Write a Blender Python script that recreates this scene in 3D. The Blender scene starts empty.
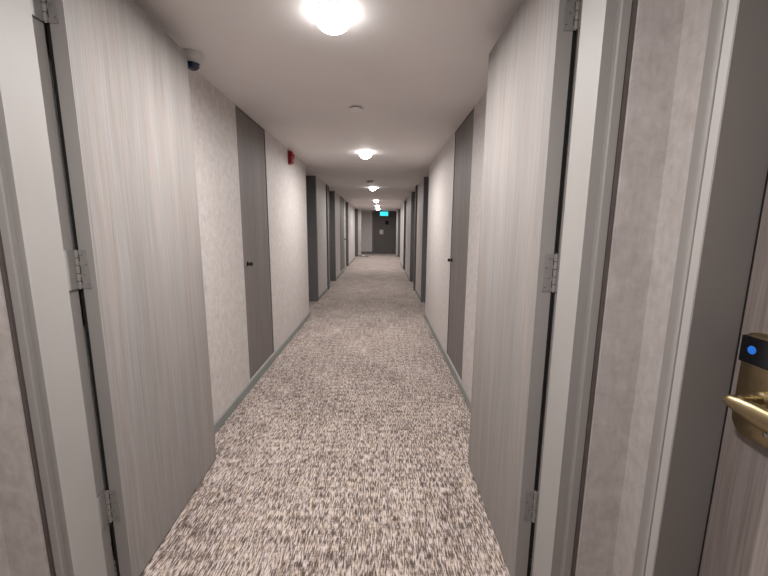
import bpy, bmesh, math
from mathutils import Matrix, Vector
PI = math.pi
S = bpy.context.scene
COL = S.collection

# ------------------------------------------------------------------ materials
def mat(name):
    m = bpy.data.materials.new(name); m.use_nodes = True
    nt = m.node_tree; b = nt.nodes['Principled BSDF']
    return m, nt, b
def nd(nt, t, **k):
    n = nt.nodes.new(t)
    for a, v in k.items(): setattr(n, a, v)
    return n
def coords(nt, scale, kind='Object', rot=(0, 0, 0)):
    tc = nd(nt, 'ShaderNodeTexCoord'); mp = nd(nt, 'ShaderNodeMapping')
    mp.inputs['Scale'].default_value = scale; mp.inputs['Rotation'].default_value = rot
    nt.links.new(tc.outputs[kind], mp.inputs['Vector'])
    return mp.outputs['Vector']
def noise(nt, vec, scale=1, detail=3, rough=.5, dist=0):
    n = nd(nt, 'ShaderNodeTexNoise')
    n.inputs['Scale'].default_value = scale; n.inputs['Detail'].default_value = detail
    n.inputs['Roughness'].default_value = rough; n.inputs['Distortion'].default_value = dist
    nt.links.new(vec, n.inputs['Vector'])
    return n.outputs['Fac']
def ramp(nt, fac, stops):
    r = nd(nt, 'ShaderNodeValToRGB'); e = r.color_ramp.elements
    while len(e) < len(stops): e.new(.5)
    for el, (p, c) in zip(e, stops): el.position = p; el.color = (*c, 1)
    nt.links.new(fac, r.inputs['Fac'])
    return r.outputs['Color']
def mixc(nt, a, b, fac, mode='MIX'):
    m = nd(nt, 'ShaderNodeMix', data_type='RGBA', blend_type=mode)
    if isinstance(fac, (int, float)): m.inputs[0].default_value = fac
    else: nt.links.new(fac, m.inputs[0])
    for sock, v in ((m.inputs[6], a), (m.inputs[7], b)):
        if isinstance(v, tuple): sock.default_value = (*v, 1)
        else: nt.links.new(v, sock)
    return m.outputs[2]
def mth(nt, op, a, b=None):
    m = nd(nt, 'ShaderNodeMath', operation=op)
    for i, v in enumerate((a, b)):
        if v is None: continue
        if isinstance(v, (int, float)): m.inputs[i].default_value = v
        else: nt.links.new(v, m.inputs[i])
    return m.outputs[0]
def bump(nt, b, h, dist, strength=1):
    n = nd(nt, 'ShaderNodeBump'); n.inputs['Distance'].default_value = dist; n.inputs['Strength'].default_value = strength
    nt.links.new(h, n.inputs['Height']); nt.links.new(n.outputs[0], b.inputs['Normal'])
def plain(name, c, rough=.5, metal=0, var=.06, scale=30, emit=None, es=0):
    m, nt, b = mat(name)
    v = coords(nt, (scale,)*3)
    f = noise(nt, v, 1, 2)
    lo = tuple(x*(1-var) for x in c); hi = tuple(min(1, x*(1+var)) for x in c)
    nt.links.new(ramp(nt, f, [(.3, lo), (.7, hi)]), b.inputs['Base Color'])
    b.inputs['Roughness'].default_value = rough; b.inputs['Metallic'].default_value = metal
    if emit: b.inputs['Emission Color'].default_value = (*emit, 1); b.inputs['Emission Strength'].default_value = es
    return m

def make_wallpaper():
    m, nt, b = mat('plaster_wallpaper')
    v = coords(nt, (1, 1, 1))
    cl = noise(nt, v, 22, 5, .62, .6)
    fib = noise(nt, coords(nt, (60, 60, 12)), 1, 4, .6)
    fac = mth(nt, 'ADD', mth(nt, 'MULTIPLY', cl, .65), mth(nt, 'MULTIPLY', fib, .35))
    c = ramp(nt, fac, [(.34, (.45, .408, .392)), (.5, (.53, .488, .472)), (.66, (.60, .56, .545))])
    nt.links.new(c, b.inputs['Base Color']); b.inputs['Roughness'].default_value = .6
    bump(nt, b, fac, .002, .5)
    return m
def make_wood(name, dark, mid, light, rough=.62, fine=1.0):
    m, nt, b = mat(name)
    fine_g = noise(nt, coords(nt, (210*fine, 210*fine, 3.2)), 1, 4, .65, .2)
    broad = noise(nt, coords(nt, (11, 11, .45)), 1, 3, .55, .3)
    mid_g = noise(nt, coords(nt, (55, 55, 1.4)), 1, 3, .6, .2)
    f = mth(nt, 'ADD', mth(nt, 'ADD', mth(nt, 'MULTIPLY', fine_g, .55), mth(nt, 'MULTIPLY', mid_g, .2)), mth(nt, 'MULTIPLY', broad, .25))
    c = ramp(nt, f, [(.33, dark), (.5, mid), (.66, light)])
    # cooler and warmer streaks of the laminate print
    warm = noise(nt, coords(nt, (16, 16, .6)), 1, 2, .5)
    t = ramp(nt, warm, [(.35, (.975, 1.0, 1.012)), (.65, (1.018, .996, .98))])
    nt.links.new(mixc(nt, c, t, 1.0, 'MULTIPLY'), b.inputs['Base Color'])
    b.inputs['Roughness'].default_value = rough; b.inputs['Specular IOR Level'].default_value = .25
    bump(nt, b, fine_g, .0006, .35)
    return m
def make_carpet():
    m, nt, b = mat('woven_carpet')
    strand = noise(nt, coords(nt, (160, 24, 1)), 1, 2, .6, .3)
    cross = noise(nt, coords(nt, (60, 130, 1)), 1, 2, .6, .2)
    rows = noise(nt, coords(nt, (4.0, 26, 1)), 1, 3, .6)
    cols = noise(nt, coords(nt, (34, 3.5, 1)), 1, 3, .6)
    big = noise(nt, coords(nt, (2.2, 1.6, 1)), 1, 2, .5)
    f = mth(nt, 'ADD', mth(nt, 'MULTIPLY', strand, .84), mth(nt, 'MULTIPLY', cross, .16))
    f = mth(nt, 'ADD', f, mth(nt, 'MULTIPLY', mth(nt, 'SUBTRACT', rows, .5), .17))
    f = mth(nt, 'ADD', f, mth(nt, 'MULTIPLY', mth(nt, 'SUBTRACT', cols, .5), .24))
    f = mth(nt, 'ADD', f, mth(nt, 'MULTIPLY', mth(nt, 'SUBTRACT', big, .5), .10))
    c = ramp(nt, f, [(.38, (.065, .047, .040)), (.46, (.175, .136, .120)), (.52, (.37, .305, .28)), (.60, (.58, .50, .47))])
    tint = noise(nt, coords(nt, (30, 12, 1)), 1, 2)
    t = ramp(nt, tint, [(.42, (1.0, 1.0, 1.0)), (.66, (.97, .93, .84))])
    nt.links.new(mixc(nt, c, t, 1.0, 'MULTIPLY'), b.inputs['Base Color'])
    b.inputs['Roughness'].default_value = .95
    b.inputs['Sheen Weight'].default_value = .15
    bump(nt, b, f, .006, .6)
    return m
def make_ceiling():
    m, nt, b = mat('painted_ceiling')
    f = noise(nt, coords(nt, (1, 1, 1)), 3, 4)
    nt.links.new(ramp(nt, f, [(.3, (.775, .745, .738)), (.7, (.81, .78, .773))]), b.inputs['Base Color'])
    b.inputs['Roughness'].default_value = .7
    bump(nt, b, noise(nt, coords(nt, (1, 1, 1)), 160, 2), .0006, .3)
    return m
def make_paint(name, c, rough=.58):
    m, nt, b = mat(name)
    f = noise(nt, coords(nt, (4, 4, 2)), 1, 2)
    base = ramp(nt, f, [(.3, tuple(x*.95 for x in c)), (.7, tuple(x*1.04 for x in c))])
    chip = noise(nt, coords(nt, (26, 26, 14)), 1, 5, .7)
    fac = ramp(nt, chip, [(.74, (0, 0, 0)), (.77, (1, 1, 1))])
    nt.links.new(mixc(nt, base, tuple(x*.6 for x in c), fac), b.inputs['Base Color'])
    b.inputs['Roughness'].default_value = rough
    bump(nt, b, noise(nt, coords(nt, (1, 1, 1)), 220, 2), .0002, .2)
    return m

M = dict(
    wallpaper=make_wallpaper(), carpet=make_carpet(), ceiling=make_ceiling(),
    pale_wood=make_wood('pale_door_laminate', (.195, .176, .168), (.262, .239, .229), (.325, .300, .290)),
    brown_wood=make_wood('brown_door_laminate', (.125, .108, .102), (.175, .153, .145), (.23, .203, .193)),
    room_wood=make_wood('room_door_laminate', (.15, .125, .116), (.235, .20, .187), (.30, .262, .245), fine=.6),
    paint=make_paint('grey_frame_paint', (.335, .316, .305)),
    skirt=make_paint('skirting_paint', (.235, .245, .235)),
    taupe_paint=make_paint('taupe_lining_paint', (.235, .215, .205)),
    dark_paint=make_paint('charcoal_frame_paint', (.125, .122, .124)),
    hinge=plain('painted_hinge_steel', (.285, .272, .262), .55, .1, .05, 60),
    gap_black=plain('matte_gap_black', (.006, .006, .006), .9),
    edge_shade=plain('brown_shade_strip', (.11, .088, .082), .8),
    black=plain('black_plastic', (.012, .012, .014), .25),
    glass_black=plain('black_glossy_panel', (.005, .005, .008), .2),
    navy=plain('smoked_camera_dome', (.012, .022, .055), .12),
    white=plain('white_plastic', (.52, .50, .485), .4, 0, .02),
    red=plain('red_plastic', (.27, .014, .018), .3),
    red_lens=plain('red_lens', (.36, .03, .035), .15),
    brass=plain('brushed_brass', (.33, .262, .155), .38, 1, .08, 50),
    chrome=plain('dull_chrome', (.45, .44, .42), .25, 1),
    shade=plain('grey_plastic', (.30, .285, .275), .5),
    enddoor=make_paint('dark_end_door_paint', (.10, .087, .083)),
    lens=plain('glowing_opal_lens', (.9, .9, .9), .4, emit=(1, .972, .945), es=15.0),
    lens_dim=plain('small_glowing_lens', (.9, .9, .9), .4, emit=(1, .98, .965), es=8.0),
    cyan=plain('lit_exit_panel', (.05, .4, .42), .4, emit=(.03, .62, .70), es=1.15),
    blue=plain('lit_blue_dot', (.02, .15, .6), .4, emit=(.008, .09, .36), es=.6),
)

# ------------------------------------------------------------------ mesh helpers
def box(bm, x0, x1, y0, y1, z0, z1, bev=0, seg=1):
    x0, x1 = sorted((x0, x1)); y0, y1 = sorted((y0, y1)); z0, z1 = sorted((z0, z1))
    r = bmesh.ops.create_cube(bm, size=1)
    vs = r['verts']
    for v in vs:
        v.co = Vector(((x0+x1)/2 + v.co.x*(x1-x0), (y0+y1)/2 + v.co.y*(y1-y0), (z0+z1)/2 + v.co.z*(z1-z0)))
    if bev:
        es = list({e for v in vs for e in v.link_edges})
        bmesh.ops.bevel(bm, geom=es, offset=bev, segments=seg, affect='EDGES', profile=.5)
    return bm
def B(*a, **k): return box(bmesh.new(), *a, **k)
def prism(bm, pts, z0, z1):
    """closed outline in XY extruded along Z"""
    lo = [bm.verts.new((x, y, z0)) for x, y in pts]; hi = [bm.verts.new((x, y, z1)) for x, y in pts]
    n = len(pts)
    for i in range(n): bm.faces.new((lo[i], lo[(i+1) % n], hi[(i+1) % n], hi[i]))
    bm.faces.new(lo[::-1]); bm.faces.new(hi)
    bmesh.ops.recalc_face_normals(bm, faces=bm.faces)
    return bm
def lathe(bm, prof, n=40, axis='Z', at=(0, 0, 0)):
    """prof: list of (r, h); revolve round axis"""
    rings = []
    for r, h in prof:
        ring = []
        for i in range(n if r > 1e-6 else 1):
            a = 2*PI*i/n
            p = (r*math.cos(a), r*math.sin(a), h)
            if axis == 'X': p = (p[2], p[0], p[1])
            if axis == 'Y': p = (p[0], p[2], p[1])
            ring.append(bm.verts.new(Vector(p)+Vector(at)))
        rings.append(ring)
    for a, b in zip(rings, rings[1:]):
        m = max(len(a), len(b))
        for i in range(m):
            j = (i+1) % m
            f = [a[i % len(a)], a[j % len(a)], b[j % len(b)], b[i % len(b)]]
            u = []
            for v in f:
                if v not in u: u.append(v)
            if len(u) > 2: bm.faces.new(u)
    for ring in (rings[0], rings[-1]):
        if len(ring) > 2: bm.faces.new(ring)
    bmesh.ops.recalc_face_normals(bm, faces=bm.faces)
    return bm
def tag(o, label=None, cat=None, group=None, kind=None):
    if label: o['label'] = label
    if cat: o['category'] = cat
    if group: o['group'] = group
    if kind: o['kind'] = kind
    return o
def obj(name, bm, m, parent=None, smooth=False, loc=None):
    me = bpy.data.meshes.new(name); bm.to_mesh(me); bm.free()
    me.materials.append(m)
    if smooth:
        for p in me.polygons: p.use_smooth = True
        try: me.set_sharp_from_angle(angle=math.radians(40))
        except Exception: pass
    o = bpy.data.objects.new(name, me); COL.objects.link(o)
    if parent: o.parent = parent
    if loc: o.location = loc
    return o
def empty(name, loc, rz=0):
    o = bpy.data.objects.new(name, None); o.empty_display_size = .1; COL.objects.link(o)
    o.location = loc; o.rotation_euler = (0, 0, rz)
    return o
def struct(name, bm, m, label, cat):
    return tag(obj(name, bm, m), label, cat, kind='structure')
def kids(o): return list(o.children)
def copy_tree(o, parent=None):
    c = o.copy(); COL.objects.link(c)
    if parent: c.parent = parent
    for ch in kids(o): copy_tree(ch, c)
    return c

# ------------------------------------------------------------------ measures (metres)
H = 2.40                  # ceiling
LN, RN = -1.205, .777     # side walls beside the camera
L1, R1 = -1.165, .735     # first stretch beyond the smoke doors
L2, R2 = -1.245, .815     # second stretch
NIB = 1.03                # face of the cross wall that carries the smoke doors
CUT = 1.25
PORT = 18.7
END = 21.0
T = .22

# ------------------------------------------------------------------ setting
struct('floor', B(-2.6, 2.2, -3.2, 21.3, -.08, 0), M['carpet'], 'brown and cream woven carpet running the length of the corridor', 'floor')
struct('ceiling', B(-2.6, 2.2, -3.2, 21.3, H, H+.1), M['ceiling'], 'smooth pale painted corridor ceiling', 'ceiling')

def wall(name, segs, label):
    bm = bmesh.new()
    for s in segs: box(bm, *s)
    return struct(name, bm, M['wallpaper'], label, 'wall')
RD0, RD1 = 5.80, 7.065     # first pair of recessed room doors
SD0, SD1 = 8.80, 9.90     # second pair
# openings: riser cupboard doors sit above the skirting
LR0, LR1, RR0, RR1, SILL = 3.085, 3.825, 3.07, 3.82, .082
FL0, FL1 = 11.15, 12.55
wall('wall_left', [
    (LN-T, LN, -3.2, 1.03, 0, H), (-1.45, -1.0855, NIB, CUT, 0, H), (L1-T, L1, CUT, LR0, 0, H), (L1-T, L1, LR0, LR1, 0, SILL),
    (L1-T, L1, LR1, RD0, 0, H), (L2-T, L2, RD1, SD0, 0, H), (L2-T, L2, SD1, FL0, 0, H), (L2-T, L2, FL0, FL1, 0, SILL),
    (L2-T, L2, FL1, 12.9, 0, H), (L2-T, L2, 13.9, 17.5, 0, H), (L2-T-.2, -1.02, PORT, PORT+.16, 0, H),
    (-1.5, -1.3, PORT+.16, END, 0, H), (L2-T-.2, L2-.2, 17.5, PORT, 0, H)],
    'plaster effect wallpaper along the left side of the corridor')
wall('wall_right', [
    (RN, RN+T, .945, NIB, 0, H), (RN, RN+T, -3.2, -.115, 0, H), (.660, 1.1, NIB, CUT, 0, H), (R1, R1+T, CUT, RR0, 0, H), (R1, R1+T, RR0, RR1, 0, SILL),
    (R1, R1+T, RR1, RD0, 0, H), (R2, R2+T, RD1, SD0, 0, H), (R2, R2+T, SD1, 12.0, 0, H),
    (R2, R2+T, 12.9, 15.4, 0, H), (R2+.2, R2+T+.2, 15.4, 17.5, 0, H), (R2+.25, R2+T+.2, 17.5, PORT, 0, H), (.79, R2+T+.2, PORT, PORT+.16, 0, H), (1.0, 1.2, PORT+.16, END, 0, H)],
    'plaster effect wallpaper along the right side of the corridor')
DE0, DE1 = -.50, .885     # far end door opening
bm = bmesh.new(); box(bm, -1.5, DE0, END, END+.2, 0, H); box(bm, DE1, 1.2, END, END+.2, 0, H)
struct('wall_end', bm, M['wallpaper'], 'papered wall left of the dark door at the corridor end', 'wall')
struct('wall_back', B(-1.5, 1.1, -3.3, -3.2, 0, H), M['wallpaper'], 'papered wall closing the corridor behind the viewpoint', 'wall')
struct('trim_4', B(-1.02, .79, PORT, PORT+.16, 2.365, H), M['wallpaper'], 'shallow ceiling lintel between the far wall nibs', 'lintel')

# skirting boards
def skirting(name, runs, label):
    bm = bmesh.new()
    for x, s, y0, y1 in runs:
        box(bm, x, x+s*.013, y0, y1, 0, .074, .003)
    return bm, name, label
bm, n, l = skirting('baseboard_left', [(LN, 1, -3.2, NIB), (L1, 1, CUT, RD0), (L2, 1, RD1+.05, SD0-.05), (L2, 1, SD1+.05, 12.85), (L2, 1, 13.95, 17.5), (-1.3, 1, PORT+.16, END)], 'grey green skirting board along the left wall')
box(bm, L2, -1.02, PORT-.013, PORT, 0, .08, .003); box(bm, LN, -1.07, NIB-.013, NIB, 0, .074)
struct(n, bm, M['skirt'], l, 'skirting')
bm, n, l = skirting('baseboard_right', [(RN, -1, .96, NIB), (RN, -1, -3.2, -.13), (R1, -1, CUT, RD0), (R2, -1, RD1+.05, SD0-.05), (R2, -1, SD1+.05, 11.95), (R2, -1, 12.95, 15.4), (R2+.2, -1, 15.4, 17.5), (1.0, -1, PORT+.16, END)], 'grey green skirting board along the right wall')
box(bm, .79, R2+.2, PORT-.013, PORT, 0, .08, .003); box(bm, .68, RN, NIB-.013, NIB, 0, .074)
struct(n, bm, M['skirt'], l, 'skirting')
struct('baseboard_end', B(-1.3, DE0, END-.014, END, 0, .11, .003), M['dark_paint'], 'dark skirting board left of the far end door', 'skirting')

# smoke door frame: stepped profile, both jambs and a head
bm = bmesh.new()
prism(bm, [(.590, 1.060), (.590, 1.186), (.612, 1.186), (.612, 1.246), (.6498, 1.246), (.6498, 1.056), (.6470, 1.056), (.6470, 1.0425), (.624, 1.0425), (.6205, 1.046), (.6205, 1.060)], 0, H)
prism(bm, [(-1.029, 1.060), (-1.029, 1.188), (-1.047, 1.188), (-1.047, 1.246), (-1.0753, 1.246), (-1.0753, 1.056), (-1.0720, 1.056), (-1.0720, 1.0425), (-1.0515, 1.0425), (-1.048, 1.046), (-1.048, 1.060)], 0, H)
box(bm, -1.029, .590, 1.06, 1.186, 2.33, H); box(bm, -1.047, .612, 1.186, 1.246, 2.35, H)
t1 = struct('trim_1', bm, M['paint'], 'grey painted stepped frame around the nearest pair of open doors', 'door frame')

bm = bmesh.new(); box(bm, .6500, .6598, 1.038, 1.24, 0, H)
obj('shade_strip', bm, M['edge_shade'], t1)  # solid dark strips painting the shade between frame and nib wall
obj('shade_strip', B(-1.0853, -1.0755, 1.038, 1.24, 0, H), M['edge_shade'], t1)

# thin dark pilasters, one each side, between the two pairs of recessed doors
struct('trim_2', B(L2, L2+.035, 8.40, 8.46, 0, H, .003), M['dark_paint'], 'thin dark vertical strip standing proud of the left wall', 'wall trim')
struct('trim_3', B(R2-.038, R2, 8.36, 8.42, 0, H, .003), M['dark_paint'], 'thin dark vertical strip standing proud of the right wall', 'wall trim')

# ------------------------------------------------------------------ smoke doors standing open
def smoke_door(s, hinge_x, rz, label, z0=.012, z1=2.33, w=.80, th=.047):
    """origin at the corridor-side hinge corner, leaf runs along +Y, thickness away from the corridor (s)"""
    root = empty('smoke_door', (hinge_x, 1.250, 0), rz)
    tag(root, label, 'door', 'pair of smoke doors held open')
    leaf = obj('door_leaf', B(s*.0015, s*th, .0015, w, z0, z1), M['pale_wood'], root)
    obj('edge_lipping', B(0.0, s*th, 0, .0016, z0, z1), M['paint'], leaf)
    obj('gap_black', B(s*(th+.0005), s*(th+.0125), .003, .012, z0, z1-.02), M['gap_black'], root)  # added black strip, paints the gap behind the leaf dark
    for zc in (.378, 1.290, 2.122):
        bm = bmesh.new()
        hh = .067
        # leaf plate on the door edge, with screws
        box(bm, s*.019, s*(th+.001), -.0025, 0, zc-hh, zc+hh, .0008)
        for dz, dx in ((-.05, .026), (-.018, .036), (.018, .026), (.05, .036)):
            lathe(bm, [(.0042, -.0034), (.0036, -.0042), (.0, -.0042)], 10, 'Y', (s*dx, 0, zc+dz))
        hg = obj('hinge', bm, M['hinge'], root, True)
        sc = bmesh.new()
        for dz, dx in ((-.05, .026), (-.018, .036), (.018, .026), (.05, .036)): box(sc, s*(dx-.0032), s*(dx+.0032), -.0046, -.0040, zc+dz-.0006, zc+dz+.0006)
        for dz in (-.04, 0, .04): box(sc, s*(th-.0015), s*(th+.0008), -.0032, -.0024, zc+dz-.012, zc+dz+.012)
        obj('screw_slots', sc, M['black'], hg)
        bm = bmesh.new()
        box(bm, s*(th+.0105), s*(th+.0135), -.050, -.003, zc-hh, zc+hh, .0008)
        obj('frame_plate', bm, M['hinge'], hg)
        bm = bmesh.new()
        for k in range(5):
            a = zc-hh+k*.0268
            lathe(bm, [(0, a+.0005), (.0068, a+.0010), (.0068, a+.0250), (0, a+.0258)], 16, 'Z', (s*(th+.0066), -.0052, 0))
        obj('knuckle', bm, M['hinge'], hg, True)
        bm = lathe(bmesh.new(), [(0, zc-hh-.003), (.0035, zc-hh-.002), (.0035, zc+hh+.003), (.0, zc+hh+.004)], 12, 'Z', (s*(th+.0066), -.0052, 0))
        obj('hinge_pin', bm, M['chrome'], hg, True)
    return root
smoke_door(1, .5485, 0.0, 'pale wood grained smoke door standing open against the right wall', w=.785, th=.050)
smoke_door(-1, -.983, math.radians(2.5), 'pale wood grained smoke door standing open against the left wall', w=.825, th=.047)

# ------------------------------------------------------------------ flush riser cupboard doors
def riser_door(s, x, y0, y1, knob_y, mname, label, zk=1.12):
    """s = +1 right wall / -1 left wall; face a little behind the wallpaper"""
    root = empty('cupboard_door', (x, (y0+y1)/2, SILL))
    tag(root, label, 'door', 'flush cupboard doors in the corridor walls')
    a, b, t = y0-(y0+y1)/2, y1-(y0+y1)/2, H-SILL-.004
    obj('door_leaf', B(s*.006, s*.045, a+.012, b-.012, .006, t-.010), M[mname], root)
    bm = bmesh.new()
    box(bm, s*.0, s*.09, a+.001, a+.010, .001, t); box(bm, s*.0, s*.09, b-.010, b-.001, .001, t)
    box(bm, s*.0, s*.09, a+.010, b-.010, t-.008, t)
    box(bm, s*.004, s*.09, a+.010, b-.010, .001, .005)
    obj('frame', bm, M['dark_paint'], root)
    bm = lathe(bmesh.new(), [(0, s*.006), (.021, s*.0055), (.021, -s*.001), (.012, -s*.004), (.010, -s*.016), (.016, -s*.022), (.019, -s*.032), (.014, -s*.040), (0, -s*.042)], 20, 'X', (0, knob_y-(y0+y1)/2, zk-SILL))
    obj('knob', bm, M['black'], root, True)
    return root
riser_door(-1, L1, LR0, LR1, LR0+.10, 'brown_wood', 'grey brown cupboard door in the left wall just past the open smoke door')
riser_door(1, R1, RR0, RR1, RR1-.07, 'brown_wood', 'grey brown cupboard door in the right wall just past the open smoke door')
riser_door(-1, L2, FL0, FL1, FL1-.10, 'brown_wood', 'far grey brown cupboard door in the left wall beyond the recessed room doors', 1.06)

# ------------------------------------------------------------------ recessed room doors
def room_door(s, x, y0, y1, label, depth=.125, frame='dark_paint', wood='brown_wood', lock=False, arch=.05, xn=None, lining=None):
    """s = +1 right / -1 left; x wall plane; recess jambs line the opening, leaf at the back"""
    xn = x if xn is None else xn
    root = empty('room_door', (x, (y0+y1)/2, 0))
    tag(root, label, 'door', 'recessed room doors')
    c = (y0+y1)/2; a, b = y0-c, y1-c
    fr = bmesh.new()
    jw = .027
    # jambs with a stop behind the leaf, slightly proud of the wallpaper
    box(fr, -s*.012, s*.19, b-jw, b, 0, H-.001, .002); box(fr, (-s*.012 if xn == x else xn-x+s*.02), s*.19, a, a+jw, 0, H-.001, .002)
    box(fr, s*(depth+.05), s*.19, b-jw-.015, b-jw, 0, H-.001); box(fr, s*(depth+.05), s*.19, a+jw, a+jw+.015, 0, H-.001)
    if lining: obj('jamb_lining', B(-s*.0105, s*(depth-.0005), b-jw-.0012, b-jw+.0002, 0, H-.002), M[lining], root)
    # architraves on the wall face, a shadow groove between them and the jamb
    if arch:
        box(fr, -s*.012, -s*.0005, b+.003, b+arch, 0, H-.001, .0015)
        if xn == x: box(fr, -s*.012, -s*.0005, a-arch, a-.003, 0, H-.001, .0015)
    # head over the leaf
    box(fr, s*(depth-.03), s*.19, a+jw, b-jw, 2.382, H-.001)
    obj('frame', fr, M[frame], root)
    obj('door_leaf', B(s*depth, s*(depth+.045), a+jw+.004, b-jw-.006, .01, 2.378), M[wood], root)
    obj('gap_black', B(s*(depth+.0005), s*(depth+.048), b-jw-.0055, b-jw-.0004, .01, 2.38), M['gap_black'], root)  # black strip over the lining, painting the darkness of the leaf gap
    return root
def lever_lock(root, s, xf, yc, zc, mirror=1):
    """xf: leaf face (local x); yc plate centre; lever points to -Y*mirror; built facing -s"""
    hw = .066
    # plate: rounded outline in YZ
    z0, z1 = zc-.118, zc+.132
    def outline(h, lo, hi, r1, r2):
        p = []
        for cx, cz, r, a0 in ((h-r2, hi-r2, r2, 0), (-h+r2, hi-r2, r2, 90), (-h+r1, lo+r1, r1, 180), (h-r1, lo+r1, r1, 270)):
            for k in range(7):
                a = math.radians(a0+15*k); p.append((cx+r*math.cos(a), cz+r*math.sin(a)))
        return p
    bm = bmesh.new()
    layers = [(0, 0), (.017, 0), (.023, .003), (.0255, .009)]
    rings = []
    for d, ins in layers:
        rings.append([bm.verts.new((xf-s*d, yc+py, pz)) for py, pz in outline(hw-ins, z0+ins, z1-ins*1.3, .040, .016)])
    n = len(rings[0])
    for r0, r1 in zip(rings, rings[1:]):
        for i in range(n): bm.faces.new((r0[i], r0[(i+1) % n], r1[(i+1) % n], r1[i]))
    bm.faces.new(rings[-1]); bm.faces.new(rings[0])
    bmesh.ops.recalc_face_normals(bm, faces=bm.faces)
    lk = obj('lock', bm, M['brass'], root, True)
    xo = xf-s*.0255
    bm = B(xo-s*.003, xo+s*.012, yc-hw-.0008, yc+hw+.0008, z1-.072, z1-.008, .003, 2)
    rd = obj('card_reader', bm, M['glass_black'], lk)
    bm = lathe(bmesh.new(), [(0, 0), (.0098, 0), (.0094, -s*.0008), (0, -s*.0010)], 28, 'X', (xo-s*.003, yc+.038, z1-.038))
    obj('status_light', bm, M['blue'], lk)
    ys, zs = yc-.003, zc-.008
    bm = lathe(bmesh.new(), [(.017, xo), (.017, xo-s*.006), (.0105, xo-s*.009), (.0105, xo-s*.026), (.0118, xo-s*.0265), (.0118, xo-s*.0285), (.0095, xo-s*.029), (.0095, xo-s*.052)], 24, 'X', (0, ys, zs))
    obj('spindle', bm, M['brass'], lk, True)
    # lever: swept ellipse from the elbow, curving along -Y
    bm = bmesh.new(); rings = []
    path = [(.064, .034, -.010, .003, .004), (.063, .030, -.010, .0072, .0085), (.061, .020, -.010, .0095, .0115), (.058, .0, -.0125, .0105, .0145), (.055, -.03, -.017, .0105, .0175),
            (.052, -.06, -.021, .0098, .0185), (.050, -.09, -.023, .0090, .0175), (.049, -.115, -.024, .0085, .0155), (.0485, -.128, -.024, .006, .011), (.0485, -.132, -.024, .002, .004)]
    for d, y, z, rx, rz in path:
        ring = []
        for k in range(18):
            a = 2*PI*k/18
            ring.append(bm.verts.new((xo-s*(d-.010)+1.35*rx*math.cos(a), ys+y, zs+z-.004+1.4*rz*math.sin(a))))
        rings.append(ring)
    for r0, r1 in zip(rings, rings[1:]):
        for i in range(18): bm.faces.new((r0[i], r0[(i+1) % 18], r1[(i+1) % 18], r1[i]))
    bm.faces.new(rings[0]); bm.faces.new(rings[-1])
    bmesh.ops.recalc_face_normals(bm, faces=bm.faces)
    obj('lever_handle', bm, M['brass'], lk, True)
    bm = lathe(bmesh.new(), [(0, xo+s*.002), (.0065, xo), (.0065, xo-s*.003), (.004, xo-s*.004), (0, xo-s*.004)], 18, 'X', (0, yc-.022, z0+.036))
    obj('keyhole_cap', bm, M['chrome'], lk, True)
    return lk
near = room_door(1, RN, -.06, .889, 'wood grained room door with a brass lever card lock at the right edge', depth=.113, frame='paint', wood='room_wood', arch=.043, lining='taupe_paint')
lever_lock(near, 1, .113, .760-(.889-.06)/2, 1.073)
d = room_door(-1, L2, RD0, RD1, 'nearest dark recessed room door on the left, beyond the red alarm', depth=.17, xn=L1); 
d = room_door(1, R2, RD0, RD1, 'nearest dark recessed room door on the right past the cupboard door', depth=.15, xn=R1)
d = room_door(-1, L2, SD0, SD1, 'second dark recessed room door along the left wall, past the thin dark strip', depth=.15)
d = room_door(1, R2, SD0, SD1, 'second dark recessed room door along the right wall, past the thin dark strip', depth=.15)
d = room_door(-1, L2, 12.9, 13.9, 'third dark recessed room door along the left wall, past the far cupboard door', depth=.15)
d = room_door(-1, -1.18, 17.5, PORT-.001, 'farthest dark recessed room door on the left, against the far wall nib', depth=.15, xn=L2)
d = room_door(1, .875, 17.5, PORT-.001, 'farthest dark recessed room door on the right, against the far wall nib', depth=.12, xn=R2+.2)
d = room_door(1, R2, 12.0, 12.9, 'third dark recessed room door along the right wall', depth=.15)

# ------------------------------------------------------------------ door at the corridor end
root = empty('end_door', ((DE0+DE1)/2, END, 0))
tag(root, 'dark grey door filling the far end of the corridor under the exit sign', 'door')
a = (DE1-DE0)/2
fr = bmesh.new()
box(fr, -a, -a+.09, -.02, .12, 0, H-.001, .003); box(fr, a-.06, a, -.02, .12, 0, H-.001, .003); box(fr, -a+.09, a-.06, -.02, .12, 2.31, H-.001, .003)
obj('frame', fr, M['dark_paint'], root)
obj('door_leaf', B(-a+.094, a-.064, .02, .065, .012, 2.306, .002), M['enddoor'], root)
obj('notice_plate', B(-.27, -.06, .0145, .0205, 1.11, 1.36, .002), M['white'], root)
bm = B(.04, .25, .012, .0205, 1.655, 1.865, .004)
obj('vision_panel', bm, M['gap_black'], root)

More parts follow.
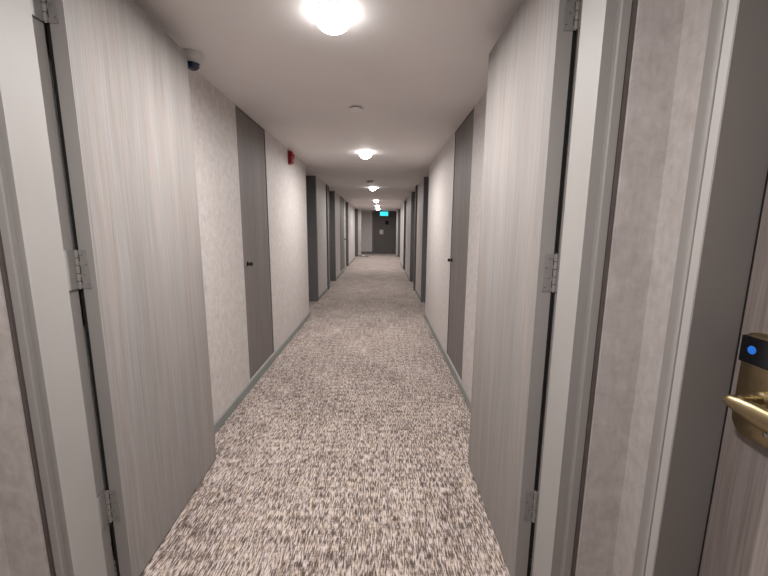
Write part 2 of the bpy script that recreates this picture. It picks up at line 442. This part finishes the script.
# ------------------------------------------------------------------ ceiling fittings
def ceiling_light(name, x, y, label, power, proto=None, strength=1.0):
    if proto is None:
        root = empty(name, (x, y, H))
        bm = lathe(bmesh.new(), [(.074, -.0005), (.087, -.0005), (.087, -.002), (.085, -.004), (.081, -.0045), (.074, -.0045)], 48)
        obj('trim_ring', bm, M['white'], root, True)
        prof = [(.0735, -.0046), (.080, -.0048), (.0825, -.012)]+[(.083*math.cos(t), -.020-.062*math.sin(t)) for t in [PI/2*k/10 for k in range(11)]]
        prof[-1] = (0, -.082)
        obj('lens', lathe(bmesh.new(), prof, 48), M['lens'], root, True)
        ld = bpy.data.lights.new('lamp_glow', 'AREA'); ld.shape = 'DISK'; ld.size = .10; ld.spread = math.radians(178)
        ld.color = (1, .972, .945); ld.energy = power
        lo = bpy.data.objects.new('lamp_glow', ld); COL.objects.link(lo); lo.parent = root; lo.location = (0, 0, -.0835)
    else:
        root = copy_tree(proto); root.location = (x, y, H)
        for c in kids(root):
            if c.type == 'LIGHT': c.data = c.data.copy(); c.data.energy = power
    tag(root, label, 'ceiling light', 'round ceiling lights down the corridor')
    return root
P = 31.5
l1 = ceiling_light('ceiling_light', -.225, 1.82, 'round glowing ceiling light nearest the viewpoint, largest in the photo', P)
for x, y, k, lab in ((-.205, 4.87, 1.0, 'second round ceiling light, just before the flush access panel'),
                     (-.205, 8.9, .7, 'third round ceiling light, beside a small emergency lamp'),
                     (-.175, 12.95, 1.15, 'fourth round ceiling light from the viewpoint, beyond the small emergency lamp'),
                     (-.160, 15.8, 1.0, 'fifth round ceiling light, second last before the exit sign'),
                     (-.150, 18.3, 1.0, 'farthest round ceiling light, closest to the exit sign'),
                     (-.22, .30, .62, 'round ceiling light just above the viewpoint, out of the photo')):
    ceiling_light('', x, y, lab, P*k, l1)

root = empty('emergency_lamp', (-.09, 8.82, H))
tag(root, 'small ceiling lamp just right of the third round ceiling light', 'ceiling light')
obj('trim_ring', lathe(bmesh.new(), [(.030, -.0005), (.050, -.0005), (.050, -.006), (.036, -.010), (.030, -.008)], 24), M['white'], root, True)
obj('lens', lathe(bmesh.new(), [(.032, -.006), (.028, -.018), (.016, -.026), (0, -.028)], 24), M['lens_dim'], root, True)

root = empty('sprinkler_cover', (-.21, 3.14, H))
tag(root, 'small round sprinkler cover on the ceiling between the first two lights', 'sprinkler')
obj('cover_plate', lathe(bmesh.new(), [(0, -.015), (.054, -.015), (.058, -.013), (.058, -.0095), (0, -.0095)], 40), M['ceiling'], root, True)
obj('collar', lathe(bmesh.new(), [(.048, -.0004), (.048, -.0097), (.030, -.0097), (.030, -.0004)], 40), M['shade'], root, True)

root = empty('access_panel', (-.20, 5.74, H))
tag(root, 'thin framed access panel flush in the ceiling behind the second light', 'ceiling panel')
bm = bmesh.new()
for b_ in ((-.19, .19, -.17, -.155), (-.19, .19, .155, .17), (-.19, -.175, -.155, .155), (.175, .19, -.155, .155)): box(bm, *b_, -.004, -.0004, .001)
obj('frame', bm, M['ceiling'], root)
obj('panel', B(-.173, .173, -.153, .153, -.004, -.0004), M['ceiling'], root)

root = empty('smoke_detector', (-.23, 7.72, H))
tag(root, 'white round smoke detector on the ceiling before the third light', 'smoke detector')
obj('base', lathe(bmesh.new(), [(0, -.0004), (.075, -.0004), (.075, -.012), (.066, -.014), (0, -.014)], 32), M['shade'], root, True)
obj('head', lathe(bmesh.new(), [(.055, -.0142), (.055, -.030), (.040, -.042), (0, -.046)], 32), M['white'], root, True)

# dome camera
root = empty('security_camera', (-1.072, 2.235, H))
tag(root, 'white dome security camera on the ceiling above the open left door', 'camera')
obj('housing', lathe(bmesh.new(), [(0, -.0004), (.060, -.0004), (.062, -.006), (.060, -.030), (.055, -.043), (.044, -.049), (0, -.049)], 40), M['white'], root, True)
pr = [(.041*math.cos(t), -.046-.043*math.sin(t)) for t in [PI/2*k/9 for k in range(10)]]; pr[-1] = (0, -.089)
dm = obj('dome', lathe(bmesh.new(), [(.034, -.044)]+pr, 36), M['navy'], root, True)
obj('dome_ring', lathe(bmesh.new(), [(.0415, -.0488), (.047, -.0488), (.046, -.054), (.0425, -.055)], 36), M['white'], root, True)

# red fire alarm sounder
root = empty('fire_alarm', (L1, 4.76, 2.30))
tag(root, 'red fire alarm sounder mounted high on the left wall', 'alarm')
obj('base', B(.0004, .018, -.050, .050, -.083, .083, .006, 3), M['red'], root)
bm = bmesh.new(); box(bm, .018, .058, -.043, .043, -.074, .078, .014, 4)
obj('body', bm, M['red'], root, True)
bm = bmesh.new()
lathe(bm, [(.033, .0575), (.033, .062), (.026, .071), (.012, .076), (0, .077)], 28, 'X', (0, 0, .018))
obj('strobe_lens', bm, M['red_lens'], root, True)
bm = bmesh.new()
for k in range(4): box(bm, .0575, .0592, -.028, .028, -.062+k*.011, -.057+k*.011)
obj('sounder_slots', bm, M['black'], root)

# exit sign hung from the ceiling
root = empty('exit_sign', (.165, 20.3, H))
tag(root, 'glowing cyan exit sign hanging from the ceiling before the far door', 'exit sign')
obj('housing', B(-.235, .235, -.022, .022, -.292, -.045, .006, 2), M['shade'], root)
obj('lit_panel', B(-.222, .222, -.026, -.0222, -.281, -.056, .001), M['cyan'], root)
for hx in (-.144, .144): obj('hanger', B(hx-.006, hx+.006, -.006, .006, -.046, -.0004), M['shade'], root)

# floor items by the far left nib
root = empty('door_stop', (-.90, 18.62, 0))
tag(root, 'small shiny domed door stop on a dark plate beside the far left nib', 'door stop')
obj('base_plate', B(-.13, .27, -.07, .05, .0005, .020, .005), M['dark_paint'], root)
obj('dome', lathe(bmesh.new(), [(.095, .0205), (.092, .040), (.070, .062), (.036, .074), (0, .078)], 28), M['white'], root, True)

# ------------------------------------------------------------------ camera (fitted to the photograph)
f, p, y, r = 362.337, .163031, .009695, .008888
cp, sp, cy, sy, cr, sr = math.cos(p), math.sin(p), math.cos(y), math.sin(y), math.cos(r), math.sin(r)
fw = Vector((sy*cp, cy*cp, -sp)); rt = Vector((cy, -sy, 0)); up = rt.cross(fw)
rx = cr*rt+sr*up; ux = -sr*rt+cr*up
cd = bpy.data.cameras.new('camera'); cam = bpy.data.objects.new('camera', cd); COL.objects.link(cam)
cd.sensor_width = 36; cd.lens = f/768*36; cd.clip_start = .05; cd.clip_end = 60
cam.matrix_world = Matrix(((rx.x, ux.x, -fw.x, 0), (rx.y, ux.y, -fw.y, 0), (rx.z, ux.z, -fw.z, 1.438), (0, 0, 0, 1)))
S.camera = cam

w = bpy.data.worlds.new('world'); S.world = w; w.use_nodes = True
w.node_tree.nodes['Background'].inputs['Color'].default_value = (.5, .48, .46, 1)
w.node_tree.nodes['Background'].inputs['Strength'].default_value = .02
vs = S.view_settings
S.display_settings.display_device = 'sRGB'
vs.view_transform = 'Standard'; vs.look = 'None'; vs.exposure = 0.24; vs.gamma = 1.0; vs.use_curve_mapping = False
